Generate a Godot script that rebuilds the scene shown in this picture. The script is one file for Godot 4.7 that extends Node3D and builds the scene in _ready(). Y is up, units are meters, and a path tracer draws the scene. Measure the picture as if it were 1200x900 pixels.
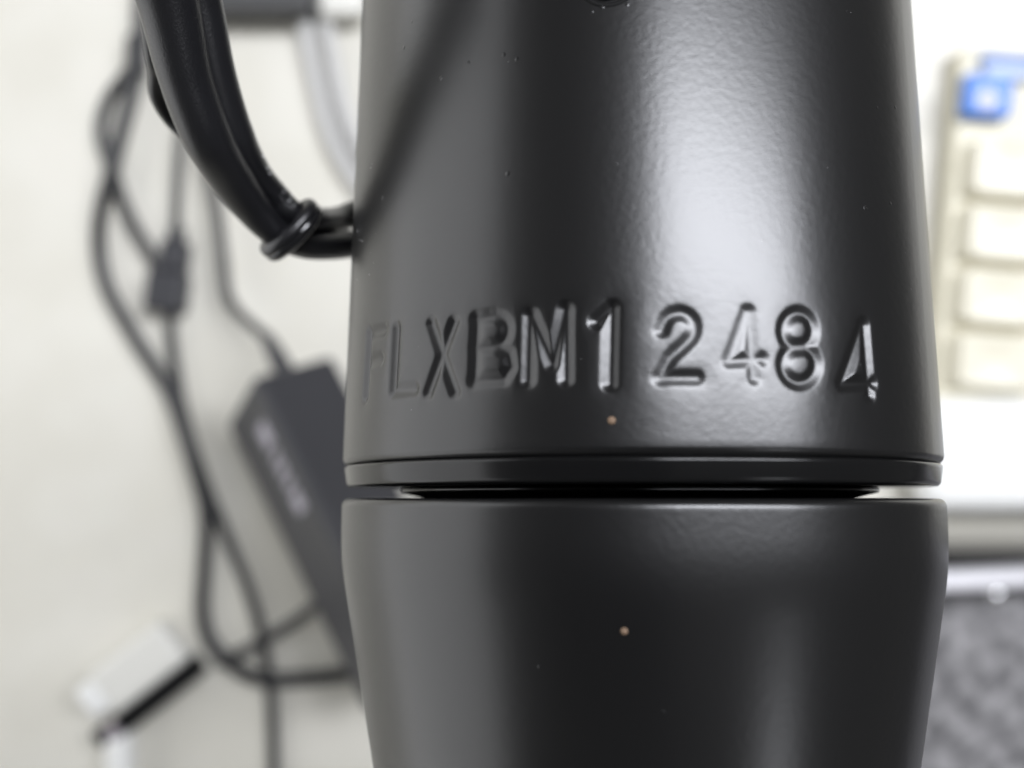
extends Node3D
# Close view straight down on a black canister held over a white desk. Lengths below are millimetres, turned to metres by MM.
const MM := 0.001
const TILT := 6.4188  # the canister's upper end leans this many degrees away from the lens
var rng := RandomNumberGenerator.new()
var M := {}
var code := [
	["F", [[-60.19, 12.59, -60.97, 7.82], [-60.19, 12.59, -54.5, 12.51], [-60.45, 10.49, -55.4, 10.40]]],
	["L", [[-50.29, 12.34, -50.65, 7.83, -44.91, 7.75]]],
	["X", [[-41.03, 12.29, -35.62, 7.30], [-36.14, 12.12, -41.34, 7.40]]],
	["B", [[-31.58, 12.17, -31.84, 7.96], [-31.58, 12.17, -28.28, 12.22, -26.44, 11.69, -26.41, 10.82, -27.89, 10.23, -31.64, 10.23], [-27.89, 10.17, -25.93, 9.59, -25.46, 8.72, -26.76, 7.95, -31.84, 7.96]]],
	["M", [[-22.39, 12.03, -22.59, 7.80], [-22.11, 12.02, -18.76, 8.80, -16.76, 12.28], [-16.63, 12.28, -16.62, 7.76]]],
	["1", [[-11.90, 11.45, -9.69, 12.26, -10.05, 7.40]]],
	["2", [[-2.35, 10.74, -1.55, 11.52, -0.13, 11.86, 1.41, 11.75, 2.40, 11.19, 2.23, 10.46, 0.78, 9.74, -1.16, 8.96, -2.61, 7.69], [-2.61, 7.69, 2.70, 7.69]]],
	["4", [[10.54, 11.99, 7.58, 8.82, 12.7, 8.98], [10.95, 12.00, 11.37, 7.75]]],
	["8", [[21.71, 11.03, 21.26, 10.45, 20.23, 10.01, 18.90, 9.82, 17.64, 9.95, 16.77, 10.35, 16.50, 10.91, 16.91, 11.48, 17.89, 11.92, 19.20, 12.11, 20.50, 11.99, 21.43, 11.60, 21.71, 11.03], [22.02, 8.76, 21.52, 8.15, 20.38, 7.70, 18.90, 7.51, 17.51, 7.65, 16.54, 8.06, 16.24, 8.65, 16.68, 9.25, 17.76, 9.70, 19.21, 9.89, 20.66, 9.76, 21.70, 9.35, 22.02, 8.76]]],
	["4", [[32.15, 11.72, 27.02, 7.61, 33.7, 7.82], [32.56, 11.74, 32.96, 7.00]]],
]


func _ready() -> void:
	rng.seed = 7
	make_materials()
	# camera
	var cam := Camera3D.new()
	cam.name = "camera"
	cam.fov = 41.112
	cam.near = 0.004
	cam.far = 30.0
	cam.position = Vector3(0, 320, 0) * MM
	cam.rotation_degrees = Vector3(-90, 0, 0)
	var att := CameraAttributesPhysical.new()
	att.frustum_focal_length = 32.0
	att.frustum_near = 0.004
	att.frustum_far = 30.0
	att.frustum_focus_distance = 0.0745
	att.exposure_aperture = 16.0
	cam.attributes = att
	add_child(cam)
	# dim indoor surroundings
	var we := WorldEnvironment.new()
	we.name = "surroundings"
	var env := Environment.new()
	env.background_mode = Environment.BG_COLOR
	env.background_color = Color(0.09, 0.09, 0.087).linear_to_srgb()
	env.tonemap_mode = Environment.TONE_MAPPER_LINEAR
	env.tonemap_exposure = 1.0
	env.sdfgi_enabled = true
	env.ssao_enabled = true
	env.ssil_enabled = true
	we.environment = env
	add_child(we)
	# lamps: the ceiling panel whose reflection runs down the upper body, a smaller one behind the photographer, the window on the left
	lamp("ceiling_lamp", "large white ceiling light panel above the desk, out of the picture", Vector3(780, 1300, -495), Vector2(1440, 370), Vector3(-90, 0, 0), 7.6, Color(0.96, 0.97, 1.0))
	lamp("ceiling_lamp", "smaller white ceiling light panel behind the photographer", Vector3(1150, 1300, 900), Vector2(420, 420), Vector3(-90, 0, 0), 1.3, Color(0.96, 0.97, 1.0))
	lamp("window_light", "bright window standing along the left end of the desk, out of the picture", Vector3(-520, 290, -40), Vector2(1100, 540), Vector3(0, -90, 0), 0.04, Color(0.97, 0.98, 1.0))

	# setting
	var floor_box := mesh_node("floor", rbox(Vector3(5000, 20, 5000), 2.0, 1), M.floor, self)
	floor_box.position = Vector3(0, -760, 0) * MM
	floor_box.set_meta("kind", "structure")
	make_desk()
	make_seat()
	# the subject
	make_canister()
	make_strap()
	make_phone()
	# things on the desk
	make_cables()
	make_adapter()
	make_connector()
	make_white_plug()
	make_dark_box()
	make_keyboard()


# ---------------------------------------------------------------- helpers
func V(x: float, y: float, z: float) -> Vector3:
	return Vector3(x, y, z)


func mat(c: Color, rough: float, metal := 0.0, spec := 0.5) -> StandardMaterial3D:
	var m := StandardMaterial3D.new()
	m.albedo_color = c.linear_to_srgb()
	m.roughness = rough
	m.metallic = metal
	m.metallic_specular = spec
	return m


func noise(freq: float, seed_value: int, octaves := 3, size := 512) -> NoiseTexture2D:
	var n := FastNoiseLite.new()
	n.noise_type = FastNoiseLite.TYPE_SIMPLEX_SMOOTH
	n.frequency = freq
	n.seed = seed_value
	n.fractal_octaves = octaves
	var t := NoiseTexture2D.new()
	t.width = size
	t.height = size
	t.seamless = true
	t.noise = n
	return t


func ramp(t: NoiseTexture2D, a: Color, b: Color, lo := 0.25, hi := 0.75) -> NoiseTexture2D:
	var g := Gradient.new()
	g.offsets = PackedFloat32Array([lo, hi])
	g.colors = PackedColorArray([a.linear_to_srgb(), b.linear_to_srgb()])
	t.color_ramp = g
	return t


func bumpy(m: StandardMaterial3D, freq: float, strength: float, scale: float, seed_value: int, octaves := 2) -> void:
	var t := noise(freq, seed_value, octaves)
	t.as_normal_map = true
	t.bump_strength = strength
	m.normal_enabled = true
	m.normal_texture = t
	m.uv1_triplanar = true
	m.uv1_scale = Vector3.ONE * scale


func grey(v: float) -> Color:
	return Color(v, v, v)


func make_materials() -> void:
	M.paint = mat(Color(0.0055, 0.0054, 0.0056), 0.295, 0.0, 0.58)  # black powder coat with its orange-peel skin
	bumpy(M.paint, 0.034, 0.2, 70.0, 11, 2)
	M.rim = mat(Color(0.005, 0.005, 0.0052), 0.2, 0.0, 0.45)
	M.neck = mat(Color(0.006, 0.006, 0.006), 0.6, 0.0, 0.3)
	M.rust = mat(Color(0.19, 0.125, 0.08), 0.7)
	M.cord = mat(Color(0.008, 0.008, 0.0095), 0.36, 0.0, 0.6)
	bumpy(M.cord, 0.06, 1.5, 160.0, 5, 3)
	M.ring = mat(Color(0.012, 0.012, 0.013), 0.14, 0.0, 0.6)
	M.dust = mat(grey(0.6), 0.9)
	M.desk = mat(Color(0.78, 0.77, 0.73), 0.45)
	M.desk.albedo_color = Color.WHITE
	M.desk.albedo_texture = ramp(noise(0.006, 3, 3), Color(0.60, 0.58, 0.51), Color(0.64, 0.622, 0.557))
	M.desk.uv1_triplanar = true
	M.desk.uv1_scale = Vector3.ONE * 5.0
	M.edge = mat(Color(0.62, 0.60, 0.53), 0.5)
	M.floor = mat(Color(0.06, 0.058, 0.056), 0.9)
	M.fabric = mat(Color.WHITE, 0.95)
	M.fabric.albedo_texture = ramp(noise(0.016, 21, 5), Color(0.095, 0.093, 0.095), Color(0.31, 0.303, 0.305), 0.2, 0.8)
	M.fabric.uv1_triplanar = true
	M.fabric.uv1_scale = Vector3.ONE * 12.0
	M.piping = mat(Color(0.80, 0.79, 0.82), 0.55)
	M.chrome = mat(grey(0.75), 0.12, 1.0)
	M.cable = mat(Color(0.016, 0.016, 0.017), 0.42)
	M.white_cable = mat(Color(0.46, 0.455, 0.44), 0.4)
	M.adapter = mat(Color(0.03, 0.03, 0.034), 0.42)
	bumpy(M.adapter, 0.1, 0.6, 60.0, 9)
	M.print = mat(Color(0.42, 0.40, 0.45), 0.5)
	M.plug = mat(Color(0.03, 0.03, 0.034), 0.5)
	M.white_plastic = mat(Color(0.68, 0.67, 0.62), 0.35)
	M.bright_plastic = mat(Color(0.78, 0.78, 0.755), 0.3)
	M.black_plastic = mat(Color(0.004, 0.004, 0.004), 0.6, 0.0, 0.3)
	M.mauve = mat(Color(0.25, 0.22, 0.24), 0.5)
	M.dark_box = mat(Color(0.05, 0.05, 0.05), 0.5)
	M.key = mat(Color(0.68, 0.645, 0.52), 0.38)
	M.key_base = mat(Color(0.66, 0.625, 0.495), 0.5)
	M.blue = mat(Color(0.03, 0.165, 0.56), 0.4)
	M.pale_blue = mat(Color(0.42, 0.5, 0.66), 0.4)
	M.blue_print = mat(Color(0.6, 0.6, 0.74), 0.5)
	M.pink_print = mat(Color(0.70, 0.58, 0.46), 0.5)
	M.phone = mat(Color(0.006, 0.006, 0.007), 0.35)
	M.glow = mat(Color(0.9, 0.9, 0.9), 0.6)
	M.glow.emission_enabled = true
	M.glow.emission = Color(1, 1, 1)
	M.glow.emission_energy_multiplier = 1.0


func mesh_node(called: String, mesh: Mesh, m: Material, parent: Node) -> MeshInstance3D:
	var o := MeshInstance3D.new()
	o.name = called
	o.mesh = mesh
	o.material_override = m
	parent.add_child(o, true)
	return o


func thing(called: String, label: String, category: String, group := "") -> Node3D:
	var o := Node3D.new()
	o.name = called
	add_child(o, true)
	return tag(o, label, category, group)


func tag(o: Node3D, label: String, category: String, group := "") -> Node3D:
	o.set_meta("label", label)
	o.set_meta("category", category)
	if group:
		o.set_meta("group", group)
	return o


func surface(v: PackedVector3Array, n: PackedVector3Array, idx: PackedInt32Array) -> ArrayMesh:
	for i in range(0, idx.size(), 3):  # every face runs clockwise as seen along its normal
		var face := (v[idx[i + 2]] - v[idx[i]]).cross(v[idx[i + 1]] - v[idx[i]])
		if face.dot(n[idx[i]] + n[idx[i + 1]] + n[idx[i + 2]]) < 0.0:
			var keep := idx[i + 1]
			idx[i + 1] = idx[i + 2]
			idx[i + 2] = keep
	var a := []
	a.resize(Mesh.ARRAY_MAX)
	a[Mesh.ARRAY_VERTEX] = v
	a[Mesh.ARRAY_NORMAL] = n
	a[Mesh.ARRAY_INDEX] = idx
	var mesh := ArrayMesh.new()
	mesh.add_surface_from_arrays(Mesh.PRIMITIVE_TRIANGLES, a)
	return mesh


# a box with rounded edges, in millimetres, centred
func rbox(size: Vector3, r: float, seg := 3) -> ArrayMesh:
	var v := PackedVector3Array()
	var n := PackedVector3Array()
	var idx := PackedInt32Array()
	var inner := size / 2.0 - Vector3.ONE * r
	for face in 6:
		var axis: int = face >> 1
		var sgn: float = 1.0 if face % 2 == 0 else -1.0
		var b: int = (axis + 1) % 3
		var c: int = (axis + 2) % 3
		var at := v.size()
		var count := 2 * (seg + 1)
		for i in count:
			for j in count:
				var p := Vector3.ZERO
				var d := Vector3.ZERO
				p[axis] = sgn * inner[axis]
				d[axis] = sgn
				var si := -1.0 if i <= seg else 1.0
				var sj := -1.0 if j <= seg else 1.0
				p[b] = si * inner[b]
				p[c] = sj * inner[c]
				var fi: float = (float(seg - i) if i <= seg else float(i - seg - 1)) / seg
				var fj: float = (float(seg - j) if j <= seg else float(j - seg - 1)) / seg
				d[b] = si * tan(fi * PI / 4.0)
				d[c] = sj * tan(fj * PI / 4.0)
				d = d.normalized()
				v.append((p + d * r) * MM)
				n.append(d)
		for i in count - 1:
			for j in count - 1:
				var q := at + i * count + j
				if sgn > 0:
					idx.append_array([q, q + 1, q + count, q + 1, q + count + 1, q + count])
				else:
					idx.append_array([q, q + count, q + 1, q + 1, q + count, q + count + 1])
	return surface(v, n, idx)


# a round tube through points (mm) with one radius per point, ends closed and rounded
func tube(points: Array, radii: Array, sides := 16, sub := 8, squash := 1.0) -> ArrayMesh:
	var ps: Array[Vector3] = []
	var rs: Array[float] = []
	var k: int = points.size()
	for i in k - 1:
		for s in sub:
			var w := float(s) / sub
			var p0: Vector3 = points[maxi(i - 1, 0)]
			var p1: Vector3 = points[i]
			var p2: Vector3 = points[i + 1]
			var p3: Vector3 = points[mini(i + 2, k - 1)]
			ps.append(p1.cubic_interpolate(p2, p0, p3, w))
			rs.append(lerpf(radii[i % radii.size()], radii[(i + 1) % radii.size()], w))
	ps.append(points[k - 1])
	rs.append(radii[(k - 1) % radii.size()])
	# rounded ends
	var d0 := (ps[0] - ps[1]).normalized()
	var d1 := (ps[-1] - ps[-2]).normalized()
	var r0: float = rs[0]
	var r1: float = rs[-1]
	var head_p: Array[Vector3] = []
	var head_r: Array[float] = []
	for a in [0.999, 0.9, 0.6]:
		head_p.append(ps[0] + d0 * r0 * a)
		head_r.append(r0 * sqrt(1.0 - a * a))
	var all_p: Array[Vector3] = head_p + ps
	var all_r: Array[float] = head_r + rs
	for a in [0.6, 0.9, 0.999]:
		all_p.append(ps[-1] + d1 * r1 * a)
		all_r.append(r1 * sqrt(1.0 - a * a))
	var v := PackedVector3Array()
	var n := PackedVector3Array()
	var idx := PackedInt32Array()
	var count := all_p.size()
	var t_prev := (all_p[1] - all_p[0]).normalized()
	var side := t_prev.cross(Vector3.UP)
	if side.length() < 0.1:
		side = t_prev.cross(Vector3.RIGHT)
	side = side.normalized()
	for i in count:
		var t := (all_p[mini(i + 1, count - 1)] - all_p[maxi(i - 1, 0)]).normalized()
		side = (side - t * side.dot(t)).normalized()
		var other := t.cross(side)
		var slope: float = (all_r[mini(i + 1, count - 1)] - all_r[maxi(i - 1, 0)]) / maxf(0.001, (all_p[mini(i + 1, count - 1)] - all_p[maxi(i - 1, 0)]).length())
		for j in sides + 1:
			var a := TAU * j / sides
			var d := side * cos(a) + other * sin(a) * squash
			v.append((all_p[i] + d * all_r[i]) * MM)
			n.append((side * cos(a) + other * sin(a) / squash - t * slope).normalized())
	for i in count - 1:
		for j in sides:
			var q := i * (sides + 1) + j
			idx.append_array([q, q + 1, q + sides + 1, q + 1, q + sides + 2, q + sides + 1])
	return surface(v, n, idx)


# a turned shape: profile of (radius, height) pairs in mm about the local y axis, creased where two points are closer than 0.02
func lathe(profile: Array, sides := 160) -> ArrayMesh:
	var v := PackedVector3Array()
	var n := PackedVector3Array()
	var idx := PackedInt32Array()
	for i in profile.size() - 1:
		var a: Vector2 = profile[i]
		var b: Vector2 = profile[i + 1]
		var own := Vector2(-(b.y - a.y), b.x - a.x).normalized()
		var na := own
		var nb := own
		if i > 0:
			var z: Vector2 = profile[i - 1]
			var q := Vector2(-(a.y - z.y), a.x - z.x).normalized()
			if q.dot(own) > 0.6:
				na = (q + own).normalized()
		if i < profile.size() - 2:
			var z2: Vector2 = profile[i + 2]
			var q2 := Vector2(-(z2.y - b.y), z2.x - b.x).normalized()
			if q2.dot(own) > 0.6:
				nb = (q2 + own).normalized()
		var at := v.size()
		for j in sides + 1:
			var th := TAU * j / sides
			var d := Vector3(sin(th), 0, cos(th))
			v.append((d * a.x + Vector3.UP * a.y) * MM)
			n.append((d * na.x + Vector3.UP * na.y).normalized())
			v.append((d * b.x + Vector3.UP * b.y) * MM)
			n.append((d * nb.x + Vector3.UP * nb.y).normalized())
		for j in sides:
			var q3 := at + j * 2
			idx.append_array([q3, q3 + 1, q3 + 2, q3 + 1, q3 + 3, q3 + 2])
	return surface(v, n, idx)


func lamp(called: String, label: String, at: Vector3, size: Vector2, turn: Vector3, energy: float, color: Color) -> void:
	var o := thing(called, label, "lamp")
	o.position = at * MM
	o.rotation_degrees = turn
	var panel := mesh_node("lamp_panel", rbox(Vector3(size.x, size.y, 12), 2.0, 1), M.glow, o)
	panel.position = Vector3(0, 0, 10) * MM
	var frame := mesh_node("frame", rbox(Vector3(size.x + 40, size.y + 40, 20), 3.0, 1), M.white_plastic, o)
	frame.position = Vector3(0, 0, 30) * MM
	var l := AreaLight3D.new()
	l.name = "area"
	l.area_size = size * MM
	l.area_normalize_energy = false
	l.light_energy = energy
	l.light_color = color
	l.area_range = 12.0
	l.shadow_enabled = true
	o.add_child(l)


# ---------------------------------------------------------------- the canister
func cone(t: float) -> float:
	return 25.06 - (t - 3.1) * 0.0237


func stroke_depth(theta_deg: float, t: float, which: Array, struck: float) -> float:
	# how far the skin is pressed in (mm) at this angle and height by one stamped character
	var k := deg_to_rad(1.0) * cone(t)
	var p := Vector2(theta_deg * k, t)
	var sum := 0.0
	for line in which:
		var near := 9.0
		for i in range(0, line.size() - 3, 2):
			var a := Vector2(line[i] * k, line[i + 1])
			var b := Vector2(line[i + 2] * k, line[i + 3])
			var ab := b - a
			var w := clampf((p - a).dot(ab) / maxf(ab.length_squared(), 1e-6), 0.0, 1.0)
			near = minf(near, p.distance_to(a + ab * w))
		sum += exp(-near / 0.09)
	var best := maxf(0.0, -0.09 * log(maxf(sum, 1e-30)))
	var d := 0.0
	var x := 1.0 - (sqrt(best * best + 0.035) - 0.187) / (0.36 + 0.45 * struck)
	if x > -1.6:
		d += struck * maxf(0.0, 0.5 * (x + sqrt(x * x + 0.05)) - 0.0078)
	d += struck * 0.17 * exp(-best * best / 1.2)
	return d if best < 3.2 else 0.0


func make_canister() -> void:
	var o := thing("black_canister", "black coated metal canister with a stamped code and a narrow neck gap", "canister")
	var phi := deg_to_rad(TILT)
	var up := Vector3(0, -sin(phi), -cos(phi))
	var toward := Vector3(0, cos(phi), -sin(phi))
	o.transform = Transform3D(Basis(Vector3.RIGHT, up, toward), Vector3(10.613, 320.0 - 89.11, 10.025) * MM)
	# upper body: one skin, the characters pressed into it
	var ths: Array[float] = []
	var th := -180.0
	while th < 179.999:
		ths.append(th)
		th += 0.2 if th >= -72.0 and th < 50.0 else 4.0 if th < -76.0 or th > 54.0 else 1.0
	ths.append(180.0)
	var rows: Array[float] = [2.95, 2.80, 2.85]
	rows = []
	var rad: Array[float] = []
	for a in 7:  # the rolled lower edge
		var g := PI / 2.0 * a / 6.0
		rows.append(3.35 - 0.6 * cos(g))
		rad.append(cone(3.4) - 0.6 + 0.6 * sin(g))
	var t := 3.8
	while t < 78.0:
		rows.append(t)
		rad.append(cone(t))
		t += 0.085 if t > 5.2 and t < 14.6 else 0.5 if t < 40.0 else 4.0
	for a in range(1, 6):
		rows.append(78.0 + 1.5 * sin(PI / 2.0 * a / 5.0))
		rad.append(cone(78.0) - 1.5 + 1.5 * cos(PI / 2.0 * a / 5.0))
	rows.append(79.5)
	rad.append(0.01)
	var nc := ths.size()
	var nr := rows.size()
	var pos := PackedVector3Array()
	var nor := PackedVector3Array()
	var owner_of := PackedInt32Array()
	pos.resize(nc * nr)
	nor.resize(nc * nr)
	owner_of.resize(nc * nr)
	owner_of.fill(-1)
	for c in code:  # bends are drawn as curves
		for i in c[1].size():
			if c[1][i].size() > 10:
				c[1][i] = curved(c[1][i])
	var struck: Array[float] = [0.27, 0.26, 0.22, 0.18, 0.24, 0.25, 0.12, 0.11, 0.14, 0.22]  # every stamp was struck with its own force
	var spans := []
	for c in code:
		var lo := 999.0
		var hi := -999.0
		for line in c[1]:
			for i in range(0, line.size(), 2):
				lo = minf(lo, line[i])
				hi = maxf(hi, line[i])
		spans.append(Vector2(lo - 5.0, hi + 5.0))
	for r in nr:
		for c in nc:
			var press := 0.0
			if rows[r] > 4.8 and rows[r] < 15.2:
				var strongest := 0.0
				for k in code.size():
					if ths[c] > spans[k].x and ths[c] < spans[k].y:
						var d := stroke_depth(ths[c], rows[r], code[k][1], struck[k])
						press = maxf(press, d)
						if d > struck[k] * 0.22 and d > strongest:
							strongest = d
							owner_of[r * nc + c] = k
			var a := deg_to_rad(ths[c])
			var rr := rad[r] - press
			pos[r * nc + c] = Vector3(sin(a) * rr, rows[r], cos(a) * rr) * MM
	for r in nr:
		for c in nc:
			var c0 := c - 1 if c > 0 else nc - 2
			var c1 := c + 1 if c < nc - 1 else 1
			var e := pos[r * nc + c1] - pos[r * nc + c0]
			var f := pos[mini(r + 1, nr - 1) * nc + c] - pos[maxi(r - 1, 0) * nc + c]
			var nn := f.cross(e)
			if nn.length() < 1e-14:
				nn = Vector3.UP
			nn = nn.normalized()
			if nn.dot(Vector3(pos[r * nc + c].x, 0.0001, pos[r * nc + c].z)) < 0:
				nn = -nn
			nor[r * nc + c] = nn
	var lists := []
	for k in code.size() + 1:
		lists.append(PackedInt32Array())
	for r in nr - 1:
		for c in nc - 1:
			var q := r * nc + c
			var k: int = maxi(maxi(owner_of[q], owner_of[q + 1]), maxi(owner_of[q + nc], owner_of[q + nc + 1]))
			lists[k + 1].append_array([q, q + nc, q + 1, q + 1, q + nc, q + nc + 1])
	var body: MeshInstance3D
	for k in code.size() + 1:
		var seen := {}
		var v := PackedVector3Array()
		var n := PackedVector3Array()
		var idx := PackedInt32Array()
		for q in lists[k]:
			if not seen.has(q):
				seen[q] = v.size()
				v.append(pos[q])
				n.append(nor[q])
			idx.append(seen[q])
		if k == 0:
			body = mesh_node("upper_body", surface(v, n, idx), M.paint, o)
		else:
			var ch := mesh_node("stamped_character", surface(v, n, idx), M.paint, body)
			ch.set_meta("label", "stamped %s %s" % ["letter" if k <= 5 else "figure", code[k - 1][0]])
	# rim band below the seam, the disc of the neck, the thinner neck, the bulging lower body
	mesh_node("rim_band", lathe([V2(20, 2.9), V2(24.3, 2.85), V2(24.78, 2.74), V2(24.93, 2.55), V2(24.92, 2.45), V2(24.91, 2.35), V2(24.77, 1.45), V2(24.75, 1.35), V2(24.7, 1.2), V2(24.5, 1.02), V2(19.5, 1.0)], 220), M.rim, o)
	mesh_node("neck_disc", lathe([V2(19.6, 1.1), V2(20.05, 0.95), V2(20.15, 0.85), V2(20.15, 0.6), V2(20.08, 0.52), V2(17.0, 0.5)], 200), M.rim, o)
	mesh_node("neck", lathe([V2(20.0, 0.52), V2(17.9, 0.0), V2(17.9, -3.0)], 160), M.neck, o)
	var prof := [V2(17.0, 0.05), V2(24.3, 0.05)]
	for a in range(1, 8):
		var g := PI / 2.0 * a / 7.0
		prof.append(V2(24.48 + 0.6 * sin(g), -0.55 + 0.6 * cos(g)))
	var down := -0.8
	while down > -70.0:
		prof.append(V2(lower_radius(down), down))
		down -= 0.4 if down > -26.0 else 4.0
	prof.append_array([V2(lower_radius(-70.0), -70.5), V2(14.0, -73.0), V2(0.01, -73.2)])
	mesh_node("lower_body", lathe(prof, 240), M.paint, o)
	# the round button at the top, two rust specks, paint nibs
	var button := mesh_node("round_button", lathe([V2(0.01, 0.55), V2(1.45, 0.5), V2(1.7, 0.35), V2(1.78, -0.4)], 60), M.ring, o)
	on_skin(button, -9.7, 35.1, -0.15)
	var groove := mesh_node("groove_ring", lathe([V2(1.78, -0.1), V2(1.84, 0.1), V2(2.0, 0.16), V2(2.2, 0.1), V2(2.3, -0.1)], 60), M.neck, button)
	groove.position = Vector3(0, 0.1, 0) * MM
	for s in [[-9.84, 4.98, 0.27], [-8.42, -8.2, 0.24]]:
		var speck := mesh_node("rust_speck", blob(s[2]), M.rust, o)
		on_skin(speck, s[0], s[1], -0.02)
		speck.set_meta("label", "tiny tan rust speck in the black coat")
	var grains := []
	for s in [[-48.4, 35.7], [-50.6, 34.0], [-40.1, 30.2], [-34.2, 30.7], [-27.3, 30.6], [-24.9, 30.1], [-43.7, 25.9], [-31, 23.8], [-26.3, 22.0], [-61.3, 34.5], [29.6, 34.1], [32.8, 34.4], [39.6, 27.9], [46.2, 28.7], [41.9, 21], [34.4, 20.1], [-6.8, 33.0], [-10.8, 33.0], [-12.5, 32.7], [-21.5, -10.6], [-2.8, -13.2], [-66.7, 24.2], [-70.6, 21.8], [-60.6, 20.4], [-56.7, 22.9]]:
		var w := Node3D.new()
		on_skin(w, s[0], s[1], -0.03)
		grains.append([rng.randf_range(0.14, 0.24), w.transform])
		w.free()
	var nibs := mesh_node("paint_nibs", joined(grains, 0.32), M.paint, o)
	var motes := []
	for i in 34:
		var w := Node3D.new()
		on_skin(w, rng.randf_range(-74.0, -58.0) if i < 16 else rng.randf_range(-50.0, 55.0), rng.randf_range(17.0, 27.0) if i < 16 else rng.randf_range(4.0, 36.0), 0.0)
		motes.append([rng.randf_range(0.02, 0.05) if i < 16 else rng.randf_range(0.012, 0.028), w.transform])
		w.free()
	var dust := mesh_node("dust", joined(motes), M.dust, o)
	dust.set_meta("kind", "stuff")
	nibs.set_meta("kind", "stuff")


func curved(line: Array) -> Array:
	var out := []
	var k: int = line.size() >> 1
	for i in k - 1:
		var p: Array[Vector2] = []
		for q in [maxi(i - 1, 0), i, i + 1, mini(i + 2, k - 1)]:
			p.append(Vector2(line[q * 2], line[q * 2 + 1]))
		if k == 13 and i == 0:
			p[0] = Vector2(line[22], line[23])
		if k == 13 and i == 11:
			p[3] = Vector2(line[2], line[3])
		for s in 3:
			var w := p[1].cubic_interpolate(p[2], p[0], p[3], s / 3.0)
			out.append_array([w.x, w.y])
	out.append_array([line[-2], line[-1]])
	return out


func V2(a: float, b: float) -> Vector2:
	return Vector2(a, b)


# the lower body swells a little below the gap and then narrows evenly
func lower_radius(t: float) -> float:
	var swell := 25.08
	var w := clampf((-2.0 - t) / 6.0, 0.0, 1.0)
	var turn := 6.0 * (w * w * w - 0.5 * w * w * w * w)
	var r := swell - 0.175 * turn - 0.175 * maxf(0.0, -8.0 - t)
	return maxf(r, 20.8)


# puts a node on the skin of the canister: its y axis points outwards
func on_skin(o: Node3D, theta: float, t: float, lift: float) -> void:
	var a := deg_to_rad(theta)
	var r := cone(t) if t > 0 else lower_radius(t)
	var outw := Vector3(sin(a), 0, cos(a))
	var upw := Vector3.UP
	o.transform = Transform3D(Basis(upw.cross(outw).normalized() * -1.0, outw, upw), (outw * (r + lift) + upw * t) * MM)


func joined(grains: Array, flat := 1.0) -> ArrayMesh:
	var v := PackedVector3Array()
	var n := PackedVector3Array()
	var idx := PackedInt32Array()
	for g in grains:
		var a: Array = blob(g[0]).surface_get_arrays(0)
		var at := v.size()
		var t: Transform3D = g[1]
		for i in a[Mesh.ARRAY_VERTEX].size():
			v.append(t * (a[Mesh.ARRAY_VERTEX][i] * Vector3(1, flat, 1)))
			n.append((t.basis * (a[Mesh.ARRAY_NORMAL][i] * Vector3(flat, 1, flat))).normalized())
		for i in a[Mesh.ARRAY_INDEX]:
			idx.append(at + i)
	return surface(v, n, idx)


func blob(r: float) -> ArrayMesh:
	var prof := []
	for i in 6:
		var g := PI / 2.0 * i / 5.0
		prof.append(V2(maxf(0.001, r * sin(g)), r * 0.75 * cos(g)))
	return lathe(prof, 14)


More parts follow.
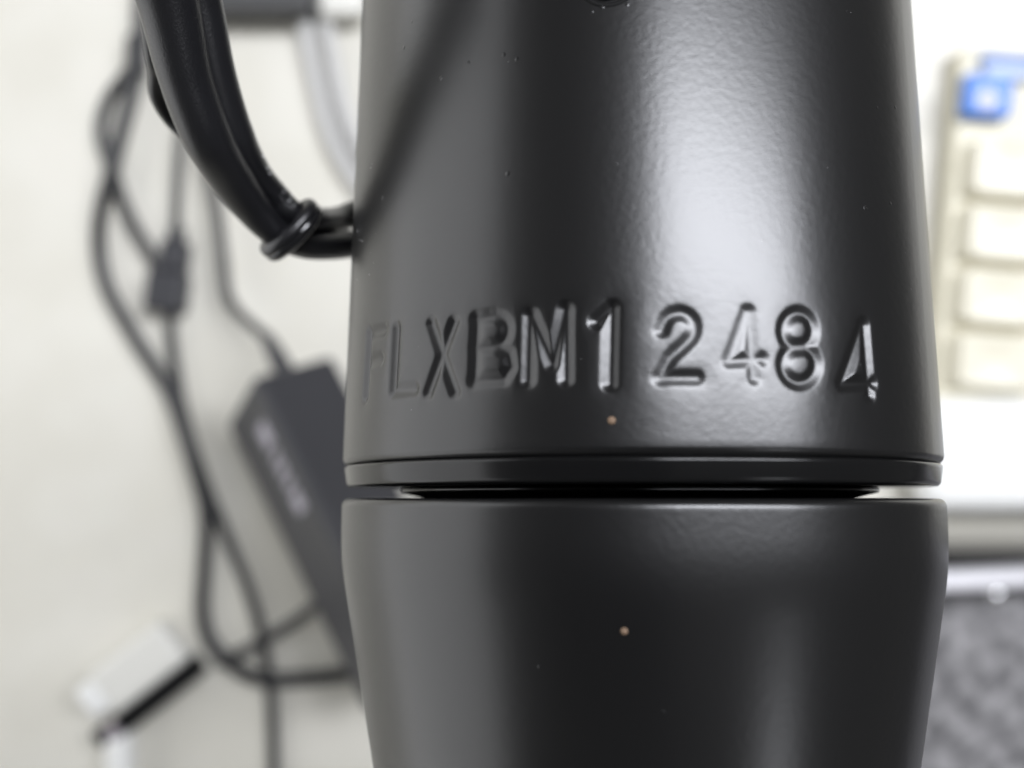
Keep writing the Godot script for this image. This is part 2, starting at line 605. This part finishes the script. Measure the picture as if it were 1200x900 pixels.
func make_strap() -> void:
	var o := thing("wrist_strap", "black rubber cord strap, doubled through a glossy ring beside the canister", "strap")
	var front := [V(-26.4, 254.0, -42.9), V(-26.5, 251.0, -39.1), V(-26.3, 248.5, -35.8), V(-26.2, 246.0, -32.4), V(-25.9, 243.0, -28.9), V(-25.7, 239.5, -24.2), V(-25.0, 236.0, -20.3), V(-24.2, 232.0, -17.8), V(-23.1, 229.0, -15.7), V(-21.6, 227.0, -13.9), V(-19.6, 225.0, -13.0), V(-17.6, 222.0, -13.2), V(-14.9, 218.0, -14.1), V(-11.0, 213.0, -15.5), V(-6.0, 210.5, -16.5)]
	var back := [V(-24.7, 251.0, -44.9), V(-25.1, 248.0, -40.8), V(-25.3, 245.0, -37.5), V(-25.1, 243.0, -33.7), V(-24.6, 240.0, -30.0), V(-24.3, 236.5, -25.1), V(-23.6, 233.0, -21.0), V(-22.7, 229.5, -18.6), V(-21.5, 227.0, -17.0), V(-20.1, 226.0, -15.7), V(-18.6, 224.0, -15.4), V(-17.3, 219.0, -16.2), V(-15.2, 216.0, -17.5), V(-11.0, 212.0, -19.0), V(-6.0, 209.5, -19.5)]
	mesh_node("cord", tube(front, [3.3, 2.99, 2.68, 2.47, 2.31, 2.08, 2.03, 1.91, 1.63, 1.36, 1.27, 1.31, 1.36, 1.4, 1.4], 40, 10), M.cord, o)
	mesh_node("cord", tube(back, [2.98, 2.76, 2.5, 2.18, 1.87, 1.81, 1.74, 1.43, 1.32, 1.18, 1.2, 1.26, 1.30, 1.36, 1.36], 40, 10), M.cord, o)
	mesh_node("inner_strand", tube([V(-28.8, 240, -31.3), V(-29.5, 236.0, -27.3), V(-29.9, 234, -26.2), V(-30.5, 232, -24.8), V(-30.0, 230, -23.3), V(-28.4, 229, -21.6)], [0.68], 24, 8), M.cord, o)
	# the ring that gathers both cords: a broad band with a bead edge
	var along := Vector3(0.62, -0.48, 0.62).normalized()
	var x := Vector3(0.707, 0, -0.707)
	var y := x.cross(along).normalized()
	if y.y < 0:
		y = -y
	var centre := V(-20.0, 226.2, -13.9)
	for band in [["ring", 0.0, 0.66, M.ring, 0.0], ["ring_sleeve", -0.62, 0.66, M.cord, 0.02]]:
		var pts := []
		for i in 25:
			var a := TAU * i / 24.0
			pts.append(centre + along * band[1] + x * cos(a) * (2.75 + band[4]) + y * sin(a) * (2.1 + band[4]))
		mesh_node(band[0], tube(pts, [band[2]], 20, 4), band[3], o)
	var grains := []
	for i in 70:
		var k := rng.randi_range(3, 8)
		var w := rng.randf()
		var which: Array = back if i % 3 else front
		var p: Vector3 = (which[k] as Vector3).lerp(which[k + 1], w)
		var r: float = lerpf(2.2, 1.4, (k + w - 3.0) / 6.0)
		var a := rng.randf_range(0.1, 1.1)
		var out := Vector3(sin(a), cos(a), -0.2).normalized()
		grains.append([rng.randf_range(0.03, 0.09), Transform3D(Basis(), (p + out * r * 1.01) * MM)])
	var dust := mesh_node("dust", joined(grains), M.dust, o)
	dust.set_meta("kind", "stuff")


func make_phone() -> void:
	var o := thing("phone", "black phone taking the picture, seen only as the dark reflection in the canister", "phone")
	var b := mesh_node("body", rbox(Vector3(150, 8, 74), 3.5, 4), M.phone, o)
	b.position = Vector3(-57, 326, 22) * MM


# ---------------------------------------------------------------- the setting
func make_desk() -> void:
	var o := thing("desk", "white desk with a corner cut out at the lower right", "desk")
	var top := CSGPolygon3D.new()
	top.name = "desk_top"
	var poly := PackedVector2Array()
	for p in [[-700, -700], [420, -700], [420, 38], [75, 38], [60, 53], [60, 600], [-700, 600]]:
		poly.append(Vector2(p[0], p[1]) * MM)
	top.polygon = poly
	top.depth = 0.025
	top.rotation_degrees = Vector3(90, 0, 0)
	top.position = Vector3(0, -25, 0) * MM
	top.material = M.desk
	o.add_child(top, true)
	# the rounded front edge strip
	var v := PackedVector3Array()
	var n := PackedVector3Array()
	var idx := PackedInt32Array()
	var prof := [V2(38.05, -0.2), V2(41.5, -0.6), V2(46.0, -3.0), V2(50.0, -7.0), V2(53.5, -13.0), V2(55.0, -20.0), V2(54.0, -25.0), V2(38.05, -25.0)]
	for i in prof.size() - 1:
		var d: Vector2 = prof[i + 1] - prof[i]
		var nn := Vector3(0, d.x, -d.y).normalized()
		var at := v.size()
		for xx in [75.0, 420.0]:
			for q in 2:
				v.append(Vector3(xx, prof[i + q].y, prof[i + q].x) * MM)
				n.append(nn)
		idx.append_array([at, at + 2, at + 1, at + 1, at + 2, at + 3])
	mesh_node("edge_strip", surface(v, n, idx), M.edge, o)


func make_seat() -> void:
	var o := thing("seat_cushion", "grey mottled fabric seat beyond the desk edge at lower right", "chair")
	var c := mesh_node("cushion", rbox(Vector3(420, 70, 460), 12.0, 4), M.fabric, o)
	c.position = Vector3(290, -85, 307) * MM
	var pts := []
	for i in 12:
		pts.append(V(80.0 + i * 38.0, -42.0 + sin(i * 1.9) * 1.5, 68.5 + sin(i * 1.3) * 1.6))
	mesh_node("piping", tube(pts, [4.0], 18, 8), M.piping, o)
	var stud := mesh_node("stud", blob(2.6), M.chrome, o)
	stud.position = Vector3(169.0, -37.5, 73.5) * MM


# ---------------------------------------------------------------- on the desk
func cable(label: String, pts: Array, r: float, m: Material, group: String) -> void:
	tag(mesh_node("cable", tube(pts, [r], 14, 8), m, self), label, "cable", group)


func make_cables() -> void:
	var dark := "dark cables on the white desk"
	cable("short dark cable bowed left beside the strap, ending at the black connector", [V(-114.6, 3.0, -134.7), V(-115.4, 3.0, -116.2), V(-116.8, 3.0, -100.4), V(-124.7, 3.0, -88.5), V(-127.1, 3.0, -77.9), V(-123.4, 2.4, -64.7), V(-118.3, 3.0, -51.5), V(-110.4, 3.0, -37.0), V(-105.7, 3.0, -23.8)], 1.9, M.cable, dark)
	cable("longest dark cable, running down the left and looping under the adapter", [V(-112.2, 5.0, -131.7), V(-114.5, 5.0, -102.7), V(-116.9, 5.0, -89.5), V(-120.3, 6.0, -75.0), V(-123.0, 6.6, -63.7), V(-126.4, 5.0, -52.7), V(-127.7, 3.0, -40.8), V(-124.8, 3.0, -29.0), V(-115.9, 3.0, -13.2), V(-106.1, 3.0, 2.6), V(-98.7, 5.6, 21.1), V(-94.5, 4.0, 39.5), V(-95.3, 2.5, 55.3), V(-95.9, 2.5, 69.8), V(-93.5, 2.5, 79.5), V(-87.4, 2.5, 86.4), V(-77.7, 5.0, 90.6), V(-65.8, 2.5, 91.4), V(-54.0, 2.5, 90.3), V(-34.2, 2.5, 86.9)], 2.2, M.cable, dark)
	cable("thin dark cable coming down from the strap into the top of the black connector", [V(-101.1, 4.0, -84.3), V(-102.4, 4.0, -71.1), V(-103.5, 4.0, -49.5)], 1.5, M.cable, dark)
	cable("dark cable leaving the bottom of the black connector and running out of the picture below", [V(-105.8, 3.5, -21.7), V(-104.8, 2.5, -7.9), V(-101.6, 2.0, 10.6), V(-95.2, 2.0, 30.4), V(-88.4, 2.0, 47.6), V(-82.0, 2.0, 63.5), V(-77.8, 2.0, 78.1), V(-75.4, 1.8, 92.6), V(-74.3, 1.8, 108.5), V(-73.6, 1.8, 134.9)], 1.7, M.cable, dark)
	cable("dark cable running from the lower loop up to the lower end of the adapter", [V(-89.5, 3.5, 86.0), V(-79.8, 5.0, 80.6), V(-68.2, 9.0, 73.5), V(-59.1, 16.0, 66.4), V(-47.2, 26.0, 56.3)], 1.7, M.cable, dark)
	var white := "white cables at the top of the desk"
	cable("white cable nearer the strap, from the dark box down behind the canister", [V(-65.3, 3.0, -118.0), V(-62.7, 2.6, -102.7), V(-60.0, 2.6, -90.8), V(-56.9, 2.6, -79.0), V(-52.1, 2.6, -68.5), V(-44.8, 2.6, -57.9), V(-34.2, 2.6, -47.4)], 2.5, M.white_cable, white)
	cable("white cable nearer the canister, from the pale plug down behind the canister", [V(-59.0, 3.0, -118.0), V(-56.4, 2.6, -105.3), V(-54.2, 2.6, -93.5), V(-51.1, 2.6, -81.6), V(-46.1, 2.6, -71.1), V(-34.2, 2.6, -55.3)], 2.5, M.white_cable, white)
	var tie := mesh_node("cable_tie", rbox(Vector3(6, 6, 13), 2.0), M.cable, self)
	tie.position = Vector3(-115.5, 4.6, -101) * MM
	tag(tie, "dark tie holding two cables together beside the strap", "cable tie")
	var plug := mesh_node("pale_plug", rbox(Vector3(14, 9, 14), 2.5), M.white_plastic, self)
	plug.position = Vector3(-52, 5, -119) * MM
	tag(plug, "pale plug end beside the dark box at the top edge", "plug")


func make_adapter() -> void:
	var o := thing("power_adapter", "dark grey power adapter with pale print, tilted beside the canister", "power adapter")
	var along := Vector3(0.49, 0.24, 0.87).normalized()
	var wide := Vector3(0.387, 0.722, -0.571)
	wide = (wide - along * wide.dot(along)).normalized()
	var thick := wide.cross(along).normalized()   # towards the face that lies away from the window
	if thick.x < 0:
		thick = -thick
	var corner := V(-86.0, 12.4, 12.2)
	var centre := corner + wide * 15.5 + thick * 13.0 + along * 47.5
	o.transform = Transform3D(Basis(along, wide, along.cross(wide)), centre * MM)
	mesh_node("body", rbox(Vector3(95, 31, 26), 2.2), M.adapter, o)
	var side := -1.0 if along.cross(wide).dot(thick) > 0 else 1.0   # the face with the print
	# pale print along the face, too blurred in the picture to spell
	var marks := [[-37.5, 7.0, 6.4], [-30.4, 2.2, 5.8], [-26.4, 3.0, 5.8], [-22.0, 2.4, 5.8], [-16.0, 6.0, 6.2]]
	for m in marks:
		var p := mesh_node("print_mark", rbox(Vector3(m[1], m[2], 0.3), 0.14, 2), M.print, o)
		p.position = Vector3(m[0] + 4.5, 6.2, side * 13.06) * MM
	var relief := mesh_node("strain_relief", tube([V(-46.5, 8.0, 0), V(-53.5, 8.5, 0), V(-60.5, 9.0, 0.5)], [3.2, 2.8, 1.9], 16, 6), M.plug, o)
	relief.set_meta("label", "tapered black strain relief at the upper end")
	var inv := o.transform.affine_inverse()
	var line := []
	for q in [V(-94.5, 6.0, -73.5), V(-90.6, 6.0, -56.4), V(-88.2, 7.0, -39.4), V(-85.6, 8.0, -24.9)]:
		line.append(inv * (q * MM) / MM)
	line.append(V(-60.5, 9.0, 0.5))
	mesh_node("lead", tube(line, [1.6], 14, 8), M.cable, o)


func make_connector() -> void:
	var o := thing("cable_connector", "black inline cable connector on the desk left of the strap", "connector")
	o.position = Vector3(-106.0, 0, -28.5) * MM
	o.rotation_degrees.y = -7
	var b := mesh_node("housing", rbox(Vector3(12, 9, 13), 2.0), M.plug, o)
	b.position = Vector3(0, 4.6, 0) * MM
	var c := mesh_node("collar", rbox(Vector3(8.4, 7.4, 10), 1.8), M.plug, o)
	c.position = Vector3(0.9, 4.2, -11.0) * MM
	var d := mesh_node("boot", rbox(Vector3(4.6, 5, 5), 1.4), M.plug, o)
	d.position = Vector3(0.6, 4.2, -18.0) * MM


func make_white_plug() -> void:
	var o := thing("white_adapter", "small white adapter with a black strip along its side, lower left", "adapter")
	o.position = Vector3(-116.0, 0, 88.5) * MM
	o.rotation_degrees.y = 37.6
	# local x runs along the strip
	var b := mesh_node("body", rbox(Vector3(28, 10, 15), 2.0), M.white_plastic, o)
	b.position = Vector3(3.0, 5.2, -0.5) * MM
	var cap := mesh_node("end_cap", rbox(Vector3(7, 11, 11), 2.4), M.bright_plastic, o)
	cap.position = Vector3(-13.0, 5.8, -1.0) * MM
	var s := mesh_node("black_strip", rbox(Vector3(29, 9.6, 6.8), 0.8), M.black_plastic, o)
	s.position = Vector3(2.5, 5.2, 10.2) * MM
	var clip := mesh_node("grey_clip", rbox(Vector3(4.4, 8.6, 5.4), 0.8), M.mauve, o)
	clip.position = Vector3(-14.8, 5.0, 10.6) * MM
	var end := mesh_node("strip_end", rbox(Vector3(4.2, 8, 5.4), 1.6), M.black_plastic, o)
	end.position = Vector3(-19.3, 5.0, 9.4) * MM
	var leg := mesh_node("lower_block", rbox(Vector3(8, 9, 24), 2.4), M.bright_plastic, o)
	leg.position = Vector3(-21.4, 4.8, 21.0) * MM
	leg.rotation_degrees.y = -37.6


func make_dark_box() -> void:
	var o := mesh_node("dark_box", rbox(Vector3(42, 12, 60), 1.5), M.dark_box, self)
	o.position = Vector3(-82, 6.2, -142) * MM
	tag(o, "dark grey box at the top edge, between the strap and the white cables", "box")


func make_keyboard() -> void:
	var o := thing("keyboard", "off-white keyboard with a blue key at its top, right of the canister", "keyboard")
	o.position = Vector3(128.5, 0, 3.0) * MM
	o.rotation_degrees.y = -4.8
	var base := mesh_node("base", rbox(Vector3(90, 8, 108), 1.8), M.key_base, o)
	base.position = Vector3(44.2, 4.2, -52.5) * MM
	for col in 2:
		for row in 4:
			var k := mesh_node("key", keycap(26.0, 18.5, 6.0), M.key, o)
			k.position = Vector3(15.5 + col * 28.5, 8.2, -10.4 - row * 19.3) * MM
	for col in 1:
		var blue := mesh_node("blue_key", rbox(Vector3(14.4, 6, 12.6), 1.2), M.blue, o)
		blue.position = Vector3(7.0 + col * 17.0, 10.6, -90.5) * MM
		var dot := mesh_node("print_dot", lathe([V2(0.01, 0.2), V2(2.9, 0.2), V2(3.1, 0.0)], 32), M.blue_print, blue)
		dot.position = Vector3(-0.6, 3.0, 1.6) * MM
	var pale := mesh_node("pale_blue_band", rbox(Vector3(80, 4, 4.4), 0.8), M.pale_blue, o)
	pale.position = Vector3(46, 9.0, -99.0) * MM
	var line := mesh_node("blue_line", rbox(Vector3(82, 4, 2.0), 0.6), M.blue, o)
	line.position = Vector3(46, 9.2, -102.6) * MM
	var pink := mesh_node("pink_print", rbox(Vector3(9, 0.3, 3.4), 0.12, 1), M.pink_print, o)
	pink.position = Vector3(16, 14.2, -76.5) * MM
	var rest := mesh_node("wrist_rest", rbox(Vector3(120, 15, 35), 7.0, 5), M.bright_plastic, self)
	rest.position = Vector3(182.0, 7.6, 21.5) * MM
	tag(rest, "bright white rounded wrist rest between the keyboard and the desk edge", "wrist rest")


# a keycap: wide skirt, narrower dished top, sloped front
func keycap(w: float, d: float, h: float) -> ArrayMesh:
	var v := PackedVector3Array()
	var n := PackedVector3Array()
	var idx := PackedInt32Array()
	var rings := [[1.0, 0.0], [0.985, h * 0.3], [0.86, h * 0.9], [0.82, h], [0.74, h * 0.97], [0.0, h * 0.88]]
	var per := 40
	for r in rings:
		for j in per:
			var a := TAU * j / per
			var c := Vector2(cos(a), sin(a))
			var sq := pow(pow(absf(c.x), 8.0) + pow(absf(c.y), 8.0), -1.0 / 8.0)
			v.append(Vector3(c.x * sq * w / 2.0 * r[0], r[1], c.y * sq * d / 2.0 * r[0] - r[1] * 0.12) * MM)
	for r in rings.size() - 1:
		for j in per:
			var j1 := (j + 1) % per
			var q := r * per
			idx.append_array([q + j, q + j1, q + per + j, q + j1, q + per + j1, q + per + j])
	n.resize(v.size())
	for i in range(0, idx.size(), 3):
		var f := (v[idx[i + 2]] - v[idx[i]]).cross(v[idx[i + 1]] - v[idx[i]])
		for q in 3:
			n[idx[i + q]] += f
	for i in n.size():
		n[i] = n[i].normalized()
		if n[i].length() < 0.5:
			n[i] = Vector3.UP
	return surface(v, n, idx)
